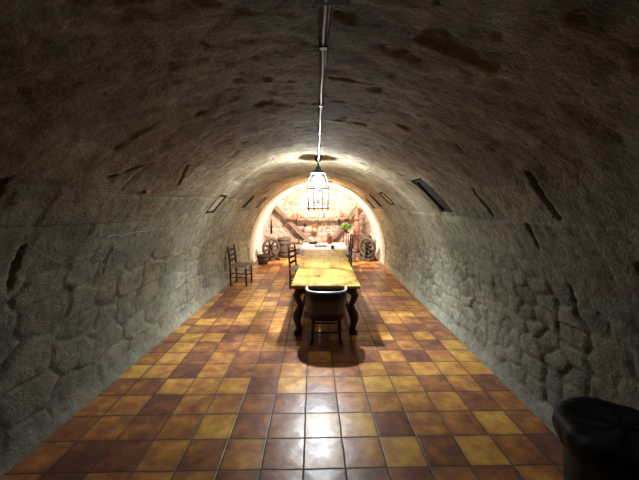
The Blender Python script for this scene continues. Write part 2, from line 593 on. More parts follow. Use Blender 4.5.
for l, a, b_, z0, z1, d_ in NICHES:
    q = sorted((s_at(z0, l), s_at(z1, l)))
    NICHES_S.append((a, b_, q[0], q[1], d_))

def vault_relief(S, Y):
    """inward displacement, tint and joint masks over the unrolled vault"""
    hgt = np.minimum(S, S_TOT - S)
    left = S < S_TOT / 2
    split = np.where(left, S_L, S_TOT - S_R)
    low = sstep(0.15, -0.15, hgt - split * 0.66 + 0.35 * fbm(Y * 1.3, S * 1.3, 77, 3))
    d = 0.07 * fbm(Y * 0.7, S * 0.7, 3, 3) + 0.028 * fbm(Y * 3.1, S * 3.1, 11, 4) + 0.014 * fbm(Y * 13, S * 13, 23, 3)
    rd, rid = rubble(Y, S, 0.165, 31)
    rl, il = rubble(Y, S, 0.29, 37)
    rd = np.where(left, rl, rd)
    rid = np.where(left, il, rid)
    jr = np.clip(1 - rd / 0.024, 0, 1)
    ja, aid = ashlar(Y, S, 5)
    ja = ja * (1 - 0.75 * sstep(0.2, 0.8, hgt - split)) * np.clip(0.55 + 2.2 * fbm(Y * 1.7, S * 1.7, 43, 2), 0, 1)
    jr = jr * np.clip(0.6 + 2.2 * fbm(Y * 2, S * 2, 41, 2), 0, 1)
    joint = jr * low + ja * (1 - low)
    tint = rid * low + aid * (1 - low)
    d = d + (0.024 * (rid - 0.5) + 0.010 * sstep(0, 0.07, rd)) * low + 0.012 * (aid - 0.5) * (1 - low)
    d = d - joint * 0.022
    chips = vnoise(Y * 17, S * 17, 91) * vnoise(Y * 7, S * 7, 92)
    d = d - 0.008 * sstep(0.5, 0.8, chips)
    # a ledge where the wall courses end and the vault springs
    d = d + 0.012 * sstep(0.0, -0.03, hgt - split)
    led = np.clip(1 - np.abs(hgt - split) / 0.02, 0, 1)
    d = d - 0.012 * led * np.clip(0.5 + 3 * fbm(Y * 1.5, S * 0, 99, 2), 0, 1)
    # mortar fillet at the floor
    fil = sstep(0.17, 0.0, hgt + 0.08 * fbm(Y * 2.5, S * 0 + 1, 61, 3))
    d = d * (1 - fil) + fil * 0.07
    joint = joint * (1 - fil)
    tint = tint * (1 - fil) + fil * 0.95
    for y0, s0, y1, s1, w_, dp in CRACKS_S:
        vx, vy = y1 - y0, s1 - s0
        t = np.clip(((Y - y0) * vx + (S - s0) * vy) / (vx * vx + vy * vy), 0, 1)
        dist = np.hypot(Y - y0 - t * vx, S - s0 - t * vy) + 0.02 * fbm(Y * 12, S * 12, 55, 2)
        k = 0.8 * sstep(w_ * 0.55, w_ * 0.05, dist + 0.02 * fbm(Y * 25, S * 25, 58, 2))
        d = d - k * dp
        joint = np.maximum(joint, k)
    for y0, y1, s0, s1, dp in NICHES_S:
        ins = (Y > y0) & (Y < y1) & (S > s0) & (S < s1)
        near = sstep(0.12, 0.02, np.maximum(np.maximum(y0 - Y, Y - y1), np.maximum(s0 - S, S - s1)))
        d = d * (1 - near)
        d = np.where(ins, -dp, d)
        joint = np.where(ins, 0.2, joint)
    # the last, whitewashed stretch is smoother and stands a little proud
    wsh = sstep(9.5, 9.56, Y)
    d = d * (1 - 0.7 * wsh) + 0.035 * wsh
    joint = joint * (1 - 0.7 * wsh)
    return d, tint, joint

def grid_mesh(name, P, tint, joint, mat, flip=False):
    n, m = P.shape[:2]
    me = bpy.data.meshes.new(name)
    idx = np.arange(n * m).reshape(n, m)
    q = np.stack([idx[:-1, :-1], idx[1:, :-1], idx[1:, 1:], idx[:-1, 1:]], -1).reshape(-1, 4)
    if flip:
        q = q[:, ::-1]
    return mesh_from(name, P.reshape(-1, 3), q, tint.ravel(), joint.ravel(), mat)

def mesh_from(name, verts, q, tint, joint, mat):
    me = bpy.data.meshes.new(name)
    me.vertices.add(len(verts))
    me.vertices.foreach_set('co', verts.astype(np.float32).ravel())
    me.loops.add(len(q) * 4)
    me.loops.foreach_set('vertex_index', np.ascontiguousarray(q).astype(np.int32).ravel())
    me.polygons.add(len(q))
    me.polygons.foreach_set('loop_start', np.arange(0, len(q) * 4, 4, dtype=np.int32))
    me.update(calc_edges=True)
    for nm, arr in (('tint', tint), ('joint', joint)):
        a = me.attributes.new(nm, 'FLOAT', 'POINT')
        a.data.foreach_set('value', np.clip(arr, 0, 1).astype(np.float32))
    me.polygons.foreach_set('use_smooth', np.ones(len(q), dtype=bool))
    me.validate()
    me.update()
    me.materials.append(mat)
    o = bpy.data.objects.new(name, me)
    C.objects.link(o)
    o['kind'] = 'structure'
    return o

ys = list(np.arange(Y0, 0.2, 0.06)) + list(np.arange(0.2, 7.0, 0.018)) + list(np.arange(7.0, Y1 + 0.03, 0.035))
for y0, y1, s0, s1, dp in NICHES_S:
    ys += [y0 - 0.001, y0 + 0.001, y1 - 0.001, y1 + 0.001]
ys += [9.5, 9.53, 9.56]
ys = np.array(sorted(set(ys)))
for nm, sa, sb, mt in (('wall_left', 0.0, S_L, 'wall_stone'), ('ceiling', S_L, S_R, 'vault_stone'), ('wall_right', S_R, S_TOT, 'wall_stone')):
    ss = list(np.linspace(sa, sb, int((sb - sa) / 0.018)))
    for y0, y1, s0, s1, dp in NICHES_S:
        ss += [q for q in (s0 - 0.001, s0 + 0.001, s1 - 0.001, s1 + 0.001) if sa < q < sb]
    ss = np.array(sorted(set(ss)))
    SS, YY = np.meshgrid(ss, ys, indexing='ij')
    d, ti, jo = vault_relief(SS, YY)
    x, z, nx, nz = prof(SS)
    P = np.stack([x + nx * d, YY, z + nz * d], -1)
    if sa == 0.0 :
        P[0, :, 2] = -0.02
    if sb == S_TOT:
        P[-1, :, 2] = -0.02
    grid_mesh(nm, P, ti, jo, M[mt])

# end wall of pale rubble, cut to the outline of the vault
def end_wall(name, Y, mat, step, flip):
    xs = np.arange(CX - RAD - 0.15, CX + RAD + 0.15, step)
    zs = np.arange(-0.02, ZS + RAD + 0.15, step)
    X, Z = np.meshgrid(xs, zs, indexing='ij')
    rd, rid = rubble(X, Z, 0.2, 131)
    j = np.clip(1 - rd / 0.03, 0, 1)
    D = 0.05 * fbm(X * 2, Z * 2, 8, 4) + 0.05 * (rid - 0.5) + 0.03 * sstep(0, 0.08, rd) - 0.02 * j
    sgn = -1 if not flip else 1
    P = np.stack([X, Y + sgn * D, Z], -1)
    n, m = X.shape
    idx = np.arange(n * m).reshape(n, m)
    q = np.stack([idx[:-1, :-1], idx[1:, :-1], idx[1:, 1:], idx[:-1, 1:]], -1).reshape(-1, 4)
    cx = X.ravel()[q].mean(1)
    cz = Z.ravel()[q].mean(1)
    rr = np.hypot(cx - CX, np.maximum(cz - ZS, 0))
    keep = rr < RAD + 0.09
    q = q[keep]
    used = np.unique(q)
    remap = -np.ones(n * m, dtype=np.int64)
    remap[used] = np.arange(len(used))
    return mesh_from(name, P.reshape(-1, 3)[used], remap[q], rid.ravel()[used], j.ravel()[used], mat)
end_wall('wall_back', Y1 - 0.03, M['end_stone'], 0.025, False)
end_wall('wall_front', Y0 + 0.03, M['wall_stone'], 0.06, True)

bm = bmesh.new()
box(bm, (CX, (Y0 + Y1) / 2, -0.05), (RAD * 2 + 0.3, Y1 - Y0 + 0.3, 0.1))
fl = obj('floor', bm, M['floor'])
fl['kind'] = 'structure'

# ------------------------------------------------------------------ vent openings in the vault
def on_vault(z, left, inset=0.0):
    a = math.asin((z - ZS) / RAD)
    if left:
        return Vector((CX - (RAD + inset) * math.cos(a), 0, ZS + (RAD + inset) * math.sin(a))), Vector((math.cos(a), 0, -math.sin(a)))
    return Vector((CX + (RAD + inset) * math.cos(a), 0, ZS + (RAD + inset) * math.sin(a))), Vector((-math.cos(a), 0, -math.sin(a)))

def vent(niche, label, mat, name='vault_vent', slats=0, inset=0.03, group=None):
    l, y0, y1, z0, z1, dp = niche
    zm = (z0 + z1) / 2
    c, nrm = on_vault(zm, l, inset)
    t = thing(name, label, 'vent', (c.x, (y0 + y1) / 2, c.z), 0, group)
    s0, s1 = s_at(z0, l), s_at(z1, l)
    h = abs(s1 - s0) - 0.03
    wd = y1 - y0 - 0.03
    zax = nrm
    yax = Vector((0, 1, 0))
    xax = yax.cross(zax).normalized()
    rot = Matrix((xax, yax, zax)).transposed()
    bm = bmesh.new()
    box(bm, (0, 0, 0), (h, wd, 0.012), rot)
    obj('panel', bm, mat, t)
    bm = bmesh.new()
    for sx in (-1, 1):
        box(bm, rot @ Vector((sx * (h / 2 - 0.012), 0, 0.012)), (0.024, wd, 0.03), rot)
        box(bm, rot @ Vector((0, sx * (wd / 2 - 0.012), 0.012)), (h - 0.048, 0.024, 0.03), rot)
    obj('frame', bm, M['vent_dark'], t)
    for k in range(slats):
        bm = bmesh.new()
        tilt = Matrix.Rotation(0.6, 3, 'Y')
        box(bm, rot @ Vector(((k + 0.5) / slats * (h - 0.06) - (h - 0.06) / 2, 0, 0.014)), (0.035, wd - 0.05, 0.006), rot @ tilt)
        obj('slat', bm, M['vent_dark'], t)
    return t
vent(NICHES[0], 'large plain black vent in the right side of the vault, nearest the camera', M['vent_dark'])
vent(NICHES[1], 'ochre yellow board set in the right side of the vault behind the large black vent', M['ochre_board'], 'vault_hatch', 0, 0.01)
vent(NICHES[2], 'narrow black vent on the right of the vault just beyond the ochre board', M['vent_dark'])
vent(NICHES[3], 'narrow black vent on the right of the vault beside the whitewashed arch', M['vent_dark'])
vent(NICHES[4], 'pale board in a dark frame set in the left side of the vault', M['board'], 'vault_hatch', 0, 0.02)
vent(NICHES[5], 'narrow black vent on the left of the vault beyond the framed pale board', M['vent_dark'])
vent(NICHES[6], 'farthest small board hatch on the left of the vault beside the whitewashed arch', M['board'], 'vault_hatch', 0, 0.01)

# thin cable and a brick fragment on the near left wall
def wall_point(y, z, off, left=True):
    s = s_at(z, left)
    d, _t, _j = vault_relief(np.array([[s]]), np.array([[y]]))
    x, zz, nx, nz = prof(np.array([[s]]))
    k = float(d[0, 0]) + off
    return (float(x[0, 0] + nx[0, 0] * k), y, float(zz[0, 0] + nz[0, 0] * k))
bm = bmesh.new()
tube(bm, [wall_point(2.7 + 0.06 * i, 1.60 + 0.006 * math.sin(i), 0.006) for i in range(22)], 0.003, 6)
tag(obj('wall_cable', bm, M['dull_metal'], None, True), 'thin pale cable running along the left wall', 'cable')
bm = bmesh.new()
p_ = wall_point(2.85, 2.0, 0.0)
box(bm, (0, 0, 0), (0.05, 0.09, 0.035), Matrix.Rotation(0.7, 3, 'Y'))
o = obj('brick_fragment', bm, M['clay'], None, bevel=0.008)
o.location = p_
tag(o, 'small orange brick fragment set high in the left wall', 'brick')

# ------------------------------------------------------------------ lanterns and the conduit
def lantern(label, x, y, zc, glow, glass, down, dcol, scale=1.0):
    t = thing('hanging_lantern', label, 'lamp', (x, y, zc))
    k = scale
    for part, rr, mt in (('light_bulb', 0.036, glow), ('bloom_glass_globe', 0.105, glass)):
        bm = bmesh.new()
        lathe(bm, [(max(0.0005, rr * k * math.sin(PI * i / 12)), -0.018 * k - rr * k * math.cos(PI * i / 12)) for i in range(13)], 24)
        obj(part, bm, mt, t, True)
    bm = bmesh.new()
    lathe(bm, [(0.022 * k, 0.22 * k), (0.035 * k, 0.20 * k), (0.05 * k, 0.165 * k), (0.12 * k, 0.12 * k), (0.125 * k, 0.108 * k),
               (0.115 * k, 0.108 * k), (0.045 * k, 0.15 * k), (0.02 * k, 0.095 * k)], 24)
    obj('lamp_cap', bm, M['cap_blue'], t, True)
    bm = bmesh.new()
    torus(bm, 0.165 * k, 0.010 * k, (0, 0, -0.13 * k))
    obj('upper_ring', bm, M['cage'], t, True)
    bm = bmesh.new()
    torus(bm, 0.165 * k, 0.013 * k, (0, 0, -0.42 * k))
    obj('lower_ring', bm, M['cage'], t, True)
    for i in range(8):
        a = 2 * PI * (i + 0.5) / 8
        ca, sa_ = math.cos(a), math.sin(a)
        bm = bmesh.new()
        tube(bm, [(0.10 * k * ca, 0.10 * k * sa_, 0.12 * k), (0.15 * k * ca, 0.15 * k * sa_, 0.02 * k), (0.165 * k * ca, 0.165 * k * sa_, -0.1 * k),
                  (0.165 * k * ca, 0.165 * k * sa_, -0.46 * k)], [0.004 * k, 0.005 * k, 0.006 * k, 0.010 * k], 6)
        obj('cage_bar', bm, M['cage'], t, True)
    bm = bmesh.new()
    lathe(bm, [(0.004 * k, -0.128 * k), (0.008 * k, -0.132 * k), (0.008 * k, -0.15 * k), (0.006 * k, -0.17 * k), (0.012 * k, -0.22 * k), (0.009 * k, -0.3 * k),
               (0.024 * k, -0.36 * k), (0.010 * k, -0.43 * k), (0.003, -0.46 * k)], 16)
    obj('lamp_stem', bm, M['cage'], t, True)
    bm = bmesh.new()
    for i in range(4):
        a = 2 * PI * i / 4
        tube(bm, [(0.015 * math.cos(a), 0.015 * math.sin(a), -0.36 * k), (0.165 * k * math.cos(a), 0.165 * k * math.sin(a), -0.42 * k)], 0.006 * k, 6)
    obj('cross_arms', bm, M['cage'], t, True)
    bm = bmesh.new()
    top = 2.56 - zc
    ld = bpy.data.lights.new('added_down_light', 'SPOT')  # extra light added inside the lantern to lift the floor and low walls
    ld.energy = down
    ld.color = dcol
    ld.spot_size = R_(140)
    ld.spot_blend = 0.8
    ld.shadow_soft_size = 0.03
    lo = bpy.data.objects.new('added_down_light', ld)
    C.objects.link(lo)
    lo.parent = t
    lo.location = (0, 0, -0.065 * k)
    tube(bm, [(0, 0, 0.21 * k), (0, 0, top)], 0.011, 8)
    lathe(bm, [(0.012, top - 0.05), (0.05, top - 0.03), (0.055, top), (0.055, top + 0.03)], 16)
    obj('hanging_rod', bm, M['iron'], t, True)
    return t
lantern('lit iron cage lantern hanging over the pine table, nearest the camera', LAMP_X, LAMP_Y, 2.235, M['glow_cool'], M['bloom_glass_cool'], DOWN_NEAR, (0.90, 0.96, 1.0))
lantern('lit iron cage lantern hanging near the end wall, behind the first lantern', FAR_X, FAR_Y, 2.16, M['glow_warm'], M['bloom_glass_warm'], DOWN_FAR, (1.0, 0.80, 0.58), 0.8)

t = thing('cable_conduit', 'grey steel cable conduit running along the crown of the vault to the lantern', 'conduit', (0, 0, 2.5))
bm = bmesh.new()
pts = []
for i in range(41):
    yy = 0.35 + (LAMP_Y - 0.10 - 0.35) * i / 40
    pts.append((0.022 - 0.075 * i / 40 + 0.002 * math.sin(i * 1.3), yy, 0.003 * math.sin(i * 0.9)))
tube(bm, pts, 0.0115, 10)
obj('conduit_pipe', bm, M['steel'], t, True)
bm = bmesh.new()
tube(bm, [(0.046 - 0.035 * i / 12, 0.35 + 1.2 * i / 12, 0.004 + 0.004 * math.sin(i)) for i in range(13)], 0.007, 8)
obj('side_cable', bm, M['iron'], t, True)
bm = bmesh.new()
box(bm, (0.03, 1.02, 0.015), (0.11, 0.11, 0.055))
obj('junction_box', bm, M['vent_dark'], t, bevel=0.008)
for i in range(5):
    yy = 1.35 + i * 0.75
    xx = 0.022 - 0.075 * (yy - 0.35) / (LAMP_Y - 0.45)
    bm = bmesh.new()
    box(bm, (xx, yy, 0.012), (0.034, 0.03, 0.045))
    obj('clip', bm, M['iron'], t, bevel=0.004)

# two small spotlights on the crown of the vault behind the far lantern, turned to the end wall
for sx_ in (-0.26, 0.16):
    t = thing('ceiling_spotlight', 'small cream spotlight on the vault crown, %s of the far lantern' % ('left' if sx_ < 0 else 'right'), 'spotlight', (sx_, 9.45, 2.46), 0, 'spotlights near the end wall')
    rt = Matrix.Rotation(R_(-62), 3, 'X')
    bm = bmesh.new()
    lathe(bm, [(0.03, 0.05), (0.045, 0.04), (0.05, -0.05), (0.044, -0.05), (0.04, 0.0), (0.003, 0.01)], 20, (0, 0, 0), Matrix.Rotation(R_(62), 3, 'X'))
    obj('lamp_housing', bm, M['cream'], t, True)
    bm = bmesh.new()
    tube(bm, [(0, -0.02, 0.03), (0, -0.02, 0.10)], 0.012, 8)
    obj('mount', bm, M['iron'], t, True)
    ld = bpy.data.lights.new('spotlight_light', 'SPOT')
    ld.energy = SPOT_W
    ld.color = (1.0, 0.86, 0.70)
    ld.spot_size = R_(135)
    ld.spot_blend = 0.5
    ld.shadow_soft_size = 0.03
    lo = bpy.data.objects.new('spotlight_light', ld)
    C.objects.link(lo)
    lo.parent = t
    lo.location = (0, 0.06, -0.03)
    lo.rotation_euler = (R_(60), 0, 0)

# ------------------------------------------------------------------ the long table
TBX, TY0, TY1, TZ = 0.055, 4.27, 7.80, 0.735
TW = 0.97
t = thing('dining_table', 'long yellow pine dining table with dark carved legs under the lantern', 'table', (TBX, (TY0 + TY1) / 2, 0))
TL = TY1 - TY0
bm = bmesh.new()
nb = 5
for i in range(nb):
    wv = TW / nb
    box(bm, (-TW / 2 + wv * (i + 0.5), 0, TZ - 0.02), (wv - 0.003, TL, 0.04))
obj('tabletop', bm, M['tabletop'], t, bevel=0.003)
bm = bmesh.new()
for sy in (-1, 1):
    box(bm, (0, sy * (TL / 2 - 0.12), TZ - 0.09), (TW - 0.28, 0.03, 0.098))
for sx in (-1, 1):
    box(bm, (sx * (TW / 2 - 0.12), 0, TZ - 0.09), (0.03, TL - 0.3, 0.098))
obj('apron', bm, M['dark_wood'], t, bevel=0.004)
def carved_leg(sx, sy):
    bm = bmesh.new()
    x0 = sx * (TW / 2 - 0.10)
    y0 = sy * (TL / 2 - 0.10)
    prof_ = [(0.00, 0.695, 0.048), (0.0, 0.62, 0.046), (0.035, 0.57, 0.042), (0.012, 0.50, 0.036), (-0.02, 0.44, 0.033), (-0.005, 0.37, 0.038),
             (0.03, 0.29, 0.044), (0.035, 0.22, 0.042), (0.012, 0.14, 0.036), (0.0, 0.08, 0.036), (0.018, 0.03, 0.046), (0.02, 0.0, 0.048)]
    tube(bm, [(x0 + sx * o, y0, z) for o, z, r in prof_], [r * 1.3 for o, z, r in prof_], 12)
    lg = obj('leg', bm, M['dark_wood'], t, True)
    bm = bmesh.new()
    lathe(bm, [(0.004, 0), (0.018, 0.008), (0.022, 0.02), (0.012, 0.04), (0.012, 0.055)], 12, (x0 + sx * 0.055, y0, 0.62), Matrix.Rotation(-sx * PI / 2, 3, 'Y'))
    obj('carved_knob', bm, M['dark_wood'], lg, True)
for sx in (-1, 1):
    for sy in (-1, 0, 1):
        if sy == 0:
            continue
        carved_leg(sx, sy)
bm = bmesh.new()
for sx in (-1, 1):
    tube(bm, [(sx * (TW / 2 - 0.09), -(TL / 2 - 0.10), 0.14), (sx * (TW / 2 - 0.12), 0, 0.15), (sx * (TW / 2 - 0.09), TL / 2 - 0.10, 0.14)], 0.026, 8)
obj('stretcher', bm, M['dark_wood'], t, True)

# ------------------------------------------------------------------ tub chair at the near end of the table
CHX, CHY = 0.06, 4.20
t = thing('tub_armchair', 'dark leather tub armchair with rounded back at the near end of the table', 'chair', (CHX, CHY, 0))
def plan(a, r):
    c_, s_ = math.cos(a), math.sin(a)
    if s_ > 0:
        return r * math.copysign(1, c_), r * 1.2 * s_
    k_ = (abs(c_) ** 3 + abs(s_) ** 3) ** (-1 / 3)
    return r * k_ * c_, r * k_ * s_
def arc_pts(r, z, a0=-185, a1=5, n=22, fy=1.0):
    return [plan(R_(a0 + (a1 - a0) * i / n), r) + (z,) for i in range(n + 1)]
bm = bmesh.new()
n = 24
lay = [(0.235, 0.34), (0.258, 0.45), (0.276, 0.60), (0.280, 0.722)]
def shell(bm, lay, th, a0, a1):
    outer, inner = [], []
    for r, z in lay:
        outer.append([bm.verts.new(plan(R_(a0 + (a1 - a0) * i / n), r) + (z,)) for i in range(n + 1)])
        inner.append([bm.verts.new(plan(R_(a0 + (a1 - a0) * i / n), r - th) + (z,)) for i in range(n + 1)])
    for g in (outer, inner):
        for a, b in zip(g[:-1], g[1:]):
            for i in range(n):
                bm.faces.new((a[i], a[i + 1], b[i + 1], b[i]))
    for i in range(n):
        bm.faces.new((outer[0][i], outer[0][i + 1], inner[0][i + 1], inner[0][i]))
        bm.faces.new((outer[-1][i], outer[-1][i + 1], inner[-1][i + 1], inner[-1][i]))
    for e in (0, n):
        for k in range(len(lay) - 1):
            bm.faces.new((outer[k][e], outer[k + 1][e], inner[k + 1][e], inner[k][e]))
    bmesh.ops.recalc_face_normals(bm, faces=bm.faces[:])
shell(bm, lay, 0.035, -184, 4)
bk = obj('backrest', bm, M['leather'], t, True)
for a in range(-180, 1, 15):
    bm = bmesh.new()
    bmesh.ops.create_icosphere(bm, subdivisions=1, radius=0.007, matrix=Matrix.Translation(plan(R_(a), 0.262) + (0.46,)))
    obj('upholstery_nail', bm, M['copper'], bk, True)
bm = bmesh.new()
tube(bm, arc_pts(0.268, 0.733), 0.019, 10, flat=0.8)
o = obj('top_rail', bm, M['pale_rail'], t, True)
o['label'] = 'pale polished top rail'
bm = bmesh.new()
lathe(bm, [(0.02, 0.44), (0.20, 0.445), (0.225, 0.43), (0.23, 0.40), (0.22, 0.375), (0.02, 0.37)], 28)
obj('seat', bm, M['leather'], t, True)
for sx in (-1, 1):
    for sy in (-1, 1):
        bm = bmesh.new()
        tube(bm, [(sx * 0.17, sy * 0.16, 0.38), (sx * 0.185, sy * 0.175, 0.2), (sx * 0.18, sy * 0.17, 0.1), (sx * 0.20, sy * 0.19, 0.0)],
             [0.028, 0.022, 0.018, 0.024], 10)
        obj('leg', bm, M['dark_wood'], t, True)
bm = bmesh.new()
tube(bm, [(-0.18, -0.17, 0.16), (0.18, -0.17, 0.16)], 0.013, 8)
tube(bm, [(-0.18, 0.17, 0.16), (0.18, 0.17, 0.16)], 0.013, 8)
for sx in (-1, 1):
    tube(bm, [(sx * 0.18, -0.17, 0.16), (sx * 0.18, 0.17, 0.16)], 0.013, 8)
obj('stretcher', bm, M['dark_wood'], t, True)

# ------------------------------------------------------------------ ladder-back chairs
def ladder_chair(label, loc, rotz, hb=0.92):
    """faces +x: backrest on the -x side"""
    t = thing('ladder_back_chair', label, 'chair', loc, rotz)
    bm = bmesh.new()
    box(bm, (0.0, 0, 0.455), (0.42, 0.42, 0.035))
    for i in range(10):
        tube(bm, [(-0.205, -0.19 + i * 0.042, 0.474), (0.205, -0.19 + i * 0.042, 0.474)], 0.012, 6)
    obj('seat', bm, M['seat_rush'], t, bevel=0.006)
    for sy in (-1, 1):
        bm = bmesh.new()
        tube(bm, [(-0.19, sy * 0.185, 0), (-0.19, sy * 0.185, 0.46), (-0.225, sy * 0.185, hb - 0.05), (-0.232, sy * 0.185, hb)], [0.021, 0.024, 0.021, 0.015], 8)
        obj('leg', bm, M['dark_wood'], t, True)
        bm = bmesh.new()
        tube(bm, [(0.185, sy * 0.185, 0), (0.185, sy * 0.185, 0.44)], [0.02, 0.023], 8)
        obj('leg', bm, M['dark_wood'], t, True)
    for k, z in enumerate((0.58, 0.70, 0.82) if hb < 1 else (0.6, 0.76, 0.92, 1.02)):
        bm = bmesh.new()
        xx = -0.19 - 0.035 * (z - 0.46) / 0.4
        pts = [(xx - 0.015 * math.sin(PI * i / 8), -0.185 + 0.37 * i / 8, z) for i in range(9)]
        for a, b in zip(pts[:-1], pts[1:]):
            m_ = (Vector(a) + Vector(b)) / 2
            dv = Vector(b) - Vector(a)
            box(bm, m_, (0.014, dv.length + 0.006, 0.055), Matrix.Rotation(math.atan2(-dv.x, dv.y), 3, 'Z'))
        obj('back_slat', bm, M['dark_wood'], t)
    for z, pr in ((0.2, 'y'), (0.3, 'y'), (0.25, 'x')):
        for s_ in (-1, 1):
            bm = bmesh.new()
            if pr == 'y':
                tube(bm, [(-0.19, s_ * 0.185, z), (0.185, s_ * 0.185, z)], 0.011, 6)
            else:
                tube(bm, [(s_ * 0.187, -0.185, z), (s_ * 0.187, 0.185, z)], 0.011, 6)
            obj('stretcher', bm, M['red_wood'] if z == 0.3 else M['dark_wood'], t, True)
    return t
ladder_chair('dark ladder-back chair with a rush seat standing alone against the left wall', (-1.90, 7.22, 0), R_(-6))
ladder_chair('dark tall ladder-back chair at the left side of the pine table', (-0.47, 6.91, 0), R_(-17), 0.97)
ladder_chair('dark tall ladder-back chair at the right side of the far end of the tables', (0.60, 8.62, 0), R_(183), 1.05)

# ------------------------------------------------------------------ small cloth-covered table behind
t = thing('side_table', 'small side table hidden under a white cloth beyond the pine table', 'table', (0.05, 8.62, 0))
bm = bmesh.new()
box(bm, (0, 0, 0.70), (0.96, 1.42, 0.03))
obj('tabletop', bm, M['old_wood'], t)
for sx in (-1, 1):
    for sy in (-1, 1):
        bm = bmesh.new()
        box(bm, (sx * 0.42, sy * 0.64, 0.343), (0.05, 0.05, 0.686))
        obj('leg', bm, M['dark_wood'], t)
bm = bmesh.new()
nx_, ny_ = 40, 60
W2, L2 = 0.62, 0.85
vs = []
for i in range(nx_ + 1):
    row = []
    for j in range(ny_ + 1):
        u = -W2 + 2 * W2 * i / nx_
        v = -L2 + 2 * L2 * j / ny_
        ou = max(0, abs(u) - 0.49)
        ov = max(0, abs(v) - 0.72)
        x = math.copysign(min(abs(u), 0.49), u) + math.copysign(1, u) * (0.012 * (ou > 0) + 0.015 * math.sin(v * 22) * min(1, ou * 8))
        y = math.copysign(min(abs(v), 0.72), v) + math.copysign(1, v) * (0.012 * (ov > 0) + 0.0 * ov)
        z = 0.724 - max(ou, ov) * 1.0
        if v < -0.72:
            z = 0.724 - ov
        row.append(bm.verts.new((x, y, z + 0.002 * math.sin(u * 30 + v * 9))))
    vs.append(row)
for i in range(nx_):
    for j in range(ny_):
        bm.faces.new((vs[i][j], vs[i + 1][j], vs[i + 1][j + 1], vs[i][j + 1]))
o = obj('tablecloth', bm, M['cloth'], None, True)
o.location = (0.05, 8.62, 0)
o.scale = (1.24, 1, 1)
bpy.data.objects['side_table'].scale = (1.24, 1, 1)
sm = o.modifiers.new('thick', 'SOLIDIFY')
sm.thickness = 0.004
sm.offset = 1
tag(o, 'white cloth draped over the small table beyond the pine table', 'tablecloth')

ZT = 0.731
def lathed(name, prof_, mat, loc, label, cat, group=None, seg=20, parts=()):
    bm = bmesh.new()
    lathe(bm, prof_, seg)
    if parts:
        t = thing(name, label, cat, loc, 0, group)
        obj('body', bm, mat, t, True)
        for pn, f, pm in parts:
            b2 = bmesh.new()
            f(b2)
            obj(pn, b2, pm, t, True)
        return t
    o = obj(name, bm, mat, None, True)
    o.location = loc
    return tag(o, label, cat, group)

bm = bmesh.new()
box(bm, (0, 0, 0.008), (0.34, 0.46, 0.016))
box(bm, (0.01, 0.02, 0.022), (0.33, 0.40, 0.012), Matrix.Rotation(0.12, 3, 'Z'))
box(bm, (-0.01, 0.03, 0.034), (0.30, 0.30, 0.010), Matrix.Rotation(-0.08, 3, 'Z'))
o = obj('folded_newspaper', bm, M['blue_grey'], None, bevel=0.003)
o.location = (-0.04, 8.55, ZT)
tag(o, 'blue-grey folded papers lying on the white tablecloth', 'papers')
def handle_loop(b2):
    tube(b2, [(0.035, 0, 0.075), (0.06, 0, 0.07), (0.065, 0, 0.045), (0.034, 0, 0.025)], 0.006, 6)
lathed('drinking_mug', [(0.034, 0), (0.038, 0.01), (0.04, 0.09), (0.035, 0.09), (0.032, 0.015), (0.003, 0.012)], M['iron'], (0.27, 8.0, ZT), 'small dark mug on the near edge of the white tablecloth', 'mug', parts=(('handle', handle_loop, M['iron']),))
def pan_handle(b2):
    tube(b2, [(-0.13, 0, 0.05), (-0.3, 0, 0.08), (-0.34, 0, 0.08)], 0.012, 6)
lathed('frying_pan', [(0.09, 0), (0.12, 0.01), (0.14, 0.055), (0.133, 0.055), (0.112, 0.015), (0.003, 0.012)], M['iron'], (-0.26, 9.1, ZT), 'dark pan with a handle on the left far corner of the white cloth', 'pan', parts=(('handle', pan_handle, M['iron']),))
def jug_handle(b2):
    tube(b2, [(0.06, 0, 0.2), (0.12, 0, 0.19), (0.13, 0, 0.12), (0.085, 0, 0.08)], 0.011, 6)
lathed('clay_jug', [(0.06, 0), (0.09, 0.05), (0.095, 0.11), (0.06, 0.18), (0.05, 0.21), (0.065, 0.24), (0.058, 0.24), (0.042, 0.21), (0.005, 0.2)], M['clay'], (0.22, 9.1, ZT), 'reddish clay jug on the right far corner of the white cloth', 'jug', parts=(('handle', jug_handle, M['clay']),))

# ------------------------------------------------------------------ against the end wall
WY = 11.78
def px(u, v, y):
    """world x, z of a photo point at depth y"""
    p = R_(6.4)
    yw = R_(0.46)
    a = (u - 319.5) / FPX
    b = (240 - v) / FPX
    d = Vector((a, math.cos(p) + b * math.sin(p), -math.sin(p) + b * math.cos(p)))
    d = Matrix.Rotation(yw, 3, 'Z') @ d
    k = y / d.y
    return d.x * k, H + d.z * k

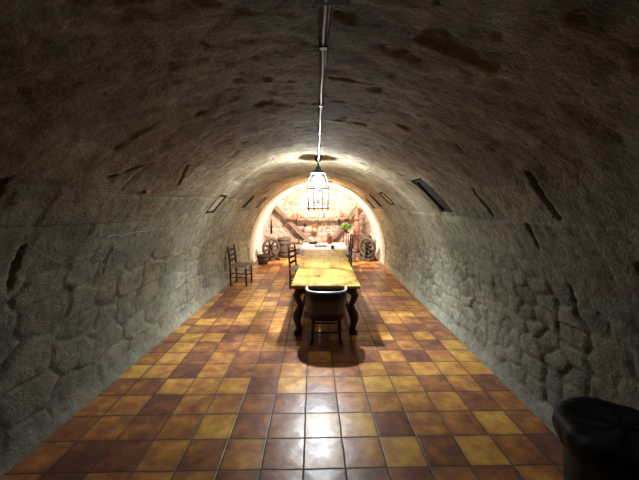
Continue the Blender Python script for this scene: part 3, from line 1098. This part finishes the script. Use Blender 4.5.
def beam(u0, v0, u1, v1, label):
    x0, z0 = px(u0, v0, WY - 0.12)
    x1, z1 = px(u1, v1, WY - 0.12)
    a, b = Vector((x0, 0, z0)), Vector((x1, 0, z1))
    ln = (b - a).length
    bm = bmesh.new()
    segs = 10
    rings = []
    for i in range(segs + 1):
        zz = -ln / 2 + ln * i / segs
        w_ = 0.078 + 0.008 * math.sin(i * 2.1)
        e_ = 0.09 + 0.008 * math.cos(i * 1.7)
        rings.append([bm.verts.new((sx * w_, sy * e_, zz)) for sx, sy in ((-1, -1), (1, -1), (1, 1), (-1, 1))])
    for r0, r1 in zip(rings[:-1], rings[1:]):
        for k in range(4):
            bm.faces.new((r0[k], r0[(k + 1) % 4], r1[(k + 1) % 4], r1[k]))
    bm.faces.new(rings[0][::-1])
    bm.faces.new(rings[-1])
    bmesh.ops.recalc_face_normals(bm, faces=bm.faces[:])
    o = obj('wooden_beam', bm, M['beam_wood'], None, bevel=0.012)
    m_ = (a + b) / 2
    o.location = (m_.x, WY - 0.02, m_.z)
    dv = b - a
    o.rotation_euler = (0, math.atan2(dv.x, dv.z), 0)
    tag(o, label, 'beam')
    return o
beam(274, 206, 310, 243, 'thick weathered beam slanting down to the right on the end wall')
beam(358, 207, 327, 246, 'thick weathered beam slanting down to the left on the end wall')

# plank shelf with its brackets
sx0, sz = px(288, 218, 11.55)
sx1, _ = px(348, 218, 11.55)
t = thing('wall_shelf', 'long reddish plank shelf on the end wall between the slanting beams', 'shelf', ((sx0 + sx1) / 2, 11.55, sz))
bm = bmesh.new()
box(bm, (0, 0, 0), (sx1 - sx0, 0.26, 0.05))
obj('plank', bm, M['red_wood'], t, bevel=0.006)
for q in (-0.36, 0.0, 0.36):
    bm = bmesh.new()
    xx = q * (sx1 - sx0)
    tube(bm, [(xx, 0.16, -0.20), (xx, 0.10, -0.12), (xx, -0.10, -0.03)], 0.014, 6)
    tube(bm, [(xx, 0.17, -0.24), (xx, 0.17, -0.02)], 0.014, 6)
    obj('bracket', bm, M['iron'], t, True)
SZT = sz + 0.025
def shelf_item(u, kind, label, h, mat, r=0.05, group='vessels on the wall shelf'):
    x, _z = px(u, 215, 11.5)
    k = h
    if kind == 'bottle':
        pr = [(r, 0), (r, k * 0.55), (r * 0.75, k * 0.66), (r * 0.32, k * 0.78), (r * 0.32, k), (0.003, k)]
        return lathed('glass_bottle', pr, mat, (x, 11.5, SZT), label, 'bottle', group, 14,
                      parts=(('cork', lambda b2: lathe(b2, [(r * 0.25, k), (r * 0.28, k + 0.03)], 10), M['board']),))
    if kind == 'jar':
        pr = [(r * 0.7, 0), (r, k * 0.3), (r, k * 0.65), (r * 0.6, k * 0.85), (r * 0.75, k), (r * 0.65, k), (0.003, k * 0.8)]
        return lathed('storage_jar', pr, mat, (x, 11.5, SZT), label, 'jar', group, 16)
    if kind == 'candle':
        pr = [(r, 0), (r * 0.9, 0.02), (r * 0.25, 0.04), (r * 0.3, k * 0.6), (r * 0.6, k * 0.7), (r * 0.3, k * 0.72), (0.003, k * 0.72)]
        return lathed('candlestick', pr, mat, (x, 11.5, SZT), label, 'candlestick', group, 14,
                      parts=(('candle', lambda b2: lathe(b2, [(r * 0.25, k * 0.7), (r * 0.25, k)], 10), M['cream']),))
shelf_item(293, 'jar', 'squat brown jar at the left end of the wall shelf', 0.11, M['clay'], 0.07)
shelf_item(297.5, 'bottle', 'tall reddish bottle near the left end of the wall shelf', 0.28, M['clay'], 0.045)
shelf_item(302, 'jar', 'low copper jar beside the tall reddish bottle on the shelf', 0.10, M['copper'], 0.065)
shelf_item(307, 'jar', 'cream jar on the shelf left of its middle', 0.12, M['cream'], 0.055)
shelf_item(324, 'candle', 'iron candlestick on the shelf just right of the lantern', 0.24, M['iron'], 0.05)
shelf_item(330, 'jar', 'cream pot on the right half of the shelf', 0.13, M['cream'], 0.06)
shelf_item(336, 'jar', 'copper pot standing next to the dark bottle on the shelf', 0.09, M['copper'], 0.06)
shelf_item(341, 'bottle', 'dark bottle near the right end of the wall shelf', 0.27, M['red_wood'], 0.06)
shelf_item(345, 'jar', 'small clay jar at the right end of the wall shelf', 0.08, M['clay'], 0.045)

# things hung below the shelf
def hung(u, v, name, label, cat, build):
    x, z = px(u, v, 11.62)
    t = thing(name, label, cat, (x, 11.62, z), 0, 'kitchenware hung under the wall shelf')
    build(t)
    bm = bmesh.new()
    top = sz - 0.02 - z
    tube(bm, [(0, 0, 0.1), (0.01, -0.0, 0.12), (0, 0, max(top, 0.14))], 0.006, 6)
    obj('hook', bm, M['iron'], t, True)
    return t
RX = Matrix.Rotation(PI / 2, 3, 'X')
def pan_b(mat, r):
    def f(t):
        bm = bmesh.new()
        lathe(bm, [(r * 0.75, 0), (r, 0.05), (r * 0.94, 0.05), (r * 0.7, 0.01), (0.003, 0.01)], 20, (0, 0, -r * 0.4), RX)
        obj('pan_body', bm, mat, t, True)
        bm = bmesh.new()
        tube(bm, [(0, -0.03, r * 0.5), (0, -0.01, r * 0.6 + 0.09)], 0.011, 6)
        obj('handle', bm, M['iron'], t, True)
    return f
hung(305, 225, 'hanging_pan', 'small iron pan hung under the left part of the shelf', 'pan', pan_b(M['iron'], 0.06))
hung(315, 226, 'hanging_pan', 'copper pan hung under the middle of the shelf', 'pan', pan_b(M['copper'], 0.13))
hung(328, 228, 'hanging_pan', 'grey metal pan hung right of the copper pan', 'pan', pan_b(M['dull_metal'], 0.08))
def ladle(t):
    bm = bmesh.new()
    bmesh.ops.create_uvsphere(bm, u_segments=12, v_segments=8, radius=0.045, matrix=Matrix.Translation((0, -0.02, -0.2)))
    obj('bowl', bm, M['dull_metal'], t, True)
    bm = bmesh.new()
    tube(bm, [(0, 0, -0.17), (0, 0, 0.1)], 0.008, 6)
    obj('handle', bm, M['dull_metal'], t, True)
hung(322, 226, 'hanging_ladle', 'long metal ladle hung between the copper and grey pans', 'ladle', ladle)
hung(333, 225, 'hanging_ladle', 'short metal ladle hung at the right under the shelf', 'ladle', ladle)
# bowl shelf lower, on stone bench
# low stone bench along the end wall
t = thing('stone_bench', 'low pale stone bench along the foot of the end wall', 'bench', (-0.15, 11.52, 0))
bm = bmesh.new()
box(bm, (0, 0, 0.36), (2.4, 0.42, 0.1))
obj('bench_slab', bm, M['end_stone'], t, bevel=0.02)
for q in (-1.0, 0, 1.0):
    bm = bmesh.new()
    box(bm, (q, 0.02, 0.155), (0.25, 0.34, 0.31))
    obj('support', bm, M['end_stone'], t, bevel=0.02)
def log(x, y, z, r, ln, label, ang=0):
    bm = bmesh.new()
    lathe(bm, [(r * 0.95, -ln / 2), (r, -ln / 2 + 0.02), (r * 1.04, 0), (r, ln / 2 - 0.02), (r * 0.93, ln / 2)], 14, (0, 0, 0), Matrix.Rotation(PI / 2, 3, 'Y'))
    o = obj('wooden_log', bm, M['old_wood'], None, True)
    o.location = (x, y, z)
    o.rotation_euler = (0, 0, ang)
    tag(o, label, 'log')
log(-1.13, 11.48, 0.515, 0.10, 0.50, 'thick log lying on the left end of the stone bench')
log(-0.72, 11.46, 0.49, 0.075, 0.28, 'short thin log on the stone bench next to the thick log', 0.3)

# spinning wheels
def spinning_wheel(label, loc, rotz, k=1.0, spokes=8):
    t = thing('spinning_wheel', label, 'spinning wheel', loc, rotz)
    r = 0.36 * k
    zc = 0.47 * k
    rot = Matrix.Rotation(PI / 2, 3, 'X')
    bm = bmesh.new()
    torus(bm, r, 0.055 * k, (0, 0, zc + 0.03), rot, 36, 8)
    wl = obj('wheel_rim', bm, M['wheel_wood'], t, True)
    bm = bmesh.new()
    lathe(bm, [(0.02, -0.09), (0.05, -0.07), (0.065, 0), (0.05, 0.07), (0.02, 0.09)], 14, (0, 0, zc + 0.03), rot)
    obj('hub', bm, M['dark_wood'], wl, True)
    for i in range(spokes):
        a = 2 * PI * i / spokes + 0.3
        bm = bmesh.new()
        tube(bm, [(0.05 * math.cos(a), 0, zc + 0.03 + 0.05 * math.sin(a)), (r * math.cos(a), 0, zc + 0.03 + r * math.sin(a))], [0.034, 0.028], 8)
        obj('spoke', bm, M['dark_wood'], wl, True)
    bm = bmesh.new()
    for sy in (-1, 1):
        box(bm, (0, sy * 0.13, 0.27), (0.07, 0.04, 0.5))
    box(bm, (0.0, 0, 0.05), (0.62 * k, 0.34, 0.06))
    obj('stand', bm, M['wheel_wood'], t, bevel=0.006)
    bm = bmesh.new()
    tube(bm, [(-0.26, -0.2, 0.0), (0.2, -0.2, 0.42)], 0.026, 8)
    obj('brace', bm, M['dark_wood'], t, True)
    bm = bmesh.new()
    tube(bm, [(0.22, -0.2, 0.0), (-0.2, -0.2, 0.42)], 0.026, 8)
    obj('brace', bm, M['dark_wood'], t, True)
    return t
spinning_wheel('old wooden spinning wheel on the floor at the left of the end wall', (-1.72, 10.45, 0), R_(40), 0.82)
spinning_wheel('old wooden spinning wheel on the floor at the right of the end wall', (1.52, 10.45, 0), R_(180 - 48), 0.85)

def barrel(label, loc, r, h, mat=None):
    t = thing('wooden_barrel', label, 'barrel', loc)
    bm = bmesh.new()
    lathe(bm, [(r * 0.8, 0), (r * 0.84, 0.01), (r * 0.95, h * 0.25), (r, h * 0.5), (r * 0.95, h * 0.75), (r * 0.84, h - 0.01), (r * 0.78, h), (r * 0.76, h - 0.03), (0.003, h - 0.03)], 26)
    obj('staves', bm, M['wicker'], t, True)
    for q in (0.12, 0.32, 0.68, 0.88):
        rr = r * (0.83 + 0.17 * math.sin(PI * q))
        bm = bmesh.new()
        lathe(bm, [(rr, h * q - 0.015), (rr + 0.012, h * q - 0.014), (rr + 0.012, h * q + 0.014), (rr, h * q + 0.015)], 26)
        obj('hoop', bm, M['iron'], t, True)
    return t
barrel('dark wooden barrel behind the left spinning wheel', (-1.36, 11.0, 0), 0.25, 0.72)
barrel('dark wooden barrel behind the right spinning wheel', (1.56, 11.1, 0), 0.22, 0.80)

# wooden bucket
t = thing('wooden_bucket', 'small wooden bucket on the floor left of the left spinning wheel', 'bucket', (-1.88, 9.85, 0))
bm = bmesh.new()
lathe(bm, [(0.12, 0), (0.155, 0.26), (0.145, 0.26), (0.112, 0.02), (0.003, 0.02)], 22)
obj('bucket_body', bm, M['wicker'], t, True)
bm = bmesh.new()
lathe(bm, [(0.128, 0.05), (0.136, 0.05), (0.140, 0.08), (0.131, 0.08)], 22)
lathe(bm, [(0.148, 0.20), (0.156, 0.20), (0.160, 0.23), (0.151, 0.23)], 22)
obj('hoop', bm, M['iron'], t, True)
bm = bmesh.new()
tube(bm, [(0.15 * math.cos(PI * i / 10), 0.0, 0.24 + 0.10 * math.sin(PI * i / 10)) for i in range(11)], 0.006, 6)
obj('bail_handle', bm, M['iron'], t, True)
t.location = (-1.87, 9.75, 0)
t.scale = (1.2, 1.2, 1.15)

# iron bar tool hanging at left on the end wall
x, z = px(266.5, 226, 11.2)
t = thing('hanging_iron_tool', 'dark upright iron bar tool hung at the left of the end wall', 'tool', (-1.98 + 0.14, 11.3, z))
bm = bmesh.new()
tube(bm, [(0, 0, -0.30), (0.005, 0, 0.0), (0, 0, 0.22)], [0.03, 0.042, 0.02], 8)
obj('blade', bm, M['iron'], t, True)
bm = bmesh.new()
tube(bm, [(0, 0, 0.20), (0, 0, 0.30)], 0.013, 6)
obj('hook', bm, M['iron'], t, True)

# carved post right
x, z = px(357, 240, 11.3)
t = thing('carved_post', 'tall reddish carved wooden post with a pointed top at the right of the end wall', 'post', (1.22, 11.45, 0))
t.location.x = x
bm = bmesh.new()
box(bm, (0, 0, 0.05), (0.42, 0.32, 0.1))
obj('base', bm, M['red_wood'], t, bevel=0.01)
bm = bmesh.new()
lathe(bm, [(0.11, 0.1), (0.12, 0.3), (0.10, 0.6), (0.125, 0.9), (0.11, 1.15), (0.08, 1.28)], 16)
obj('shaft', bm, M['red_wood'], t, True)
bm = bmesh.new()
lathe(bm, [(0.06, 1.27), (0.11, 1.33), (0.10, 1.42), (0.06, 1.5), (0.085, 1.56), (0.05, 1.66), (0.01, 1.76)], 16)
obj('finial', bm, M['red_wood'], t, True)

# potted plant on a stand
x, z = px(346, 233, 11.05)
t = thing('plant_stand', 'thin dark three-legged plant stand by the right slanting beam', 'stand', (x, 11.05, 0))
bm = bmesh.new()
lathe(bm, [(0.14, 0.88), (0.14, 0.905)], 20)
obj('top', bm, M['dark_wood'], t)
for i in range(3):
    a = 2 * PI * i / 3 + 0.5
    bm = bmesh.new()
    tube(bm, [(0.08 * math.cos(a), 0.08 * math.sin(a), 0.885), (0.16 * math.cos(a), 0.16 * math.sin(a), 0)], 0.014, 8)
    obj('leg', bm, M['dark_wood'], t, True)
t = thing('potted_plant', 'green leafy potted plant on the stand by the right slanting beam', 'plant', (x, 11.05, 0.905))
bm = bmesh.new()
lathe(bm, [(0.055, 0), (0.075, 0.1), (0.082, 0.1), (0.082, 0.12), (0.072, 0.12), (0.068, 0.1), (0.003, 0.1)], 18)
obj('pot', bm, M['clay'], t, True)
bm = bmesh.new()
rnd = random.Random(4)
for i in range(70):
    a = rnd.uniform(0, 2 * PI)
    ln = rnd.uniform(0.12, 0.26)
    el = rnd.uniform(0.1, 1.3)
    p0 = Vector((0, 0, 0.11))
    d1 = Vector((math.cos(a) * math.cos(el), math.sin(a) * math.cos(el), math.sin(el)))
    tip = p0 + d1 * ln
    side = d1.cross(Vector((0, 0, 1))).normalized() * 0.022
    mid = p0 + d1 * ln * 0.7 + Vector((0, 0, 0.01))
    end = tip + Vector((math.cos(a), math.sin(a), -0.7)) * 0.05
    q0, q1, q2, q3 = (bm.verts.new(v_) for v_ in (p0 + d1 * ln * 0.35, mid + side, end, mid - side))
    bm.faces.new((q0, q1, q2))
    bm.faces.new((q0, q2, q3))
    tube(bm, [p0, p0 + d1 * ln * 0.4], 0.003, 4)
obj('leaves', bm, M['leaf'], t)

# milk churn
t = thing('milk_churn', 'small grey metal churn on the floor beside the right spinning wheel', 'churn', (1.0, 10.12, 0))
bm = bmesh.new()
lathe(bm, [(0.11, 0), (0.12, 0.02), (0.12, 0.22), (0.07, 0.30), (0.07, 0.34), (0.085, 0.36), (0.003, 0.36)], 22)
obj('churn_body', bm, M['dull_metal'], t, True)
bm = bmesh.new()
lathe(bm, [(0.09, 0.36), (0.09, 0.385), (0.03, 0.40), (0.02, 0.425), (0.003, 0.425)], 20)
obj('lid', bm, M['dull_metal'], t, True)

# ------------------------------------------------------------------ black bin with liner, near right corner
BX, BY = 1.575, 1.52
t = thing('rubbish_bin', 'black plastic bin lined with a black bag in the near right corner', 'bin', (BX, BY, 0))
bm = bmesh.new()
lathe(bm, [(0.22, 0), (0.23, 0.02), (0.285, 0.70), (0.30, 0.72), (0.30, 0.74), (0.275, 0.74), (0.22, 0.05), (0.003, 0.05)], 36)
obj('bin_body', bm, M['bin'], t, True)
bm = bmesh.new()
rings = []
rp = random.Random(11)
ph = [rp.uniform(0, 6.28) for _ in range(6)]
seg = 96
for ri, (r, z, amp) in enumerate([(0.296, 0.60, 0.006), (0.305, 0.615, 0.008), (0.322, 0.655, 0.010), (0.334, 0.70, 0.010), (0.328, 0.735, 0.010), (0.30, 0.758, 0.008), (0.262, 0.766, 0.010),
                                 (0.235, 0.76, 0.012), (0.19, 0.755, 0.012), (0.10, 0.76, 0.008), (0.004, 0.762, 0.0)]):
    ring = []
    for k in range(seg):
        a = 2 * PI * k / seg
        wv = math.sin(7 * a + ph[0]) * 0.5 + math.sin(13 * a + ph[1] + ri * 0.3) * 0.35 + math.sin(23 * a + ph[2] - ri * 0.4) * 0.3
        zz = z + (0.03 * math.sin(3 * a + ph[3]) + 0.02 * math.sin(8 * a + ph[4])) * (0.4 if ri == 0 else 0.15)
        rr = max(0.002, r + amp * wv)
        ring.append(bm.verts.new((rr * math.cos(a), rr * math.sin(a), zz)))
    rings.append(ring)
for a, b in zip(rings[:-1], rings[1:]):
    for k in range(seg):
        bm.faces.new((a[k], a[(k + 1) % seg], b[(k + 1) % seg], b[k]))
bm.faces.new(rings[-1])
bmesh.ops.recalc_face_normals(bm, faces=bm.faces[:])
obj('bin_liner', bm, M['bag'], t, True)
t.scale = (0.89, 0.89, 0.93)
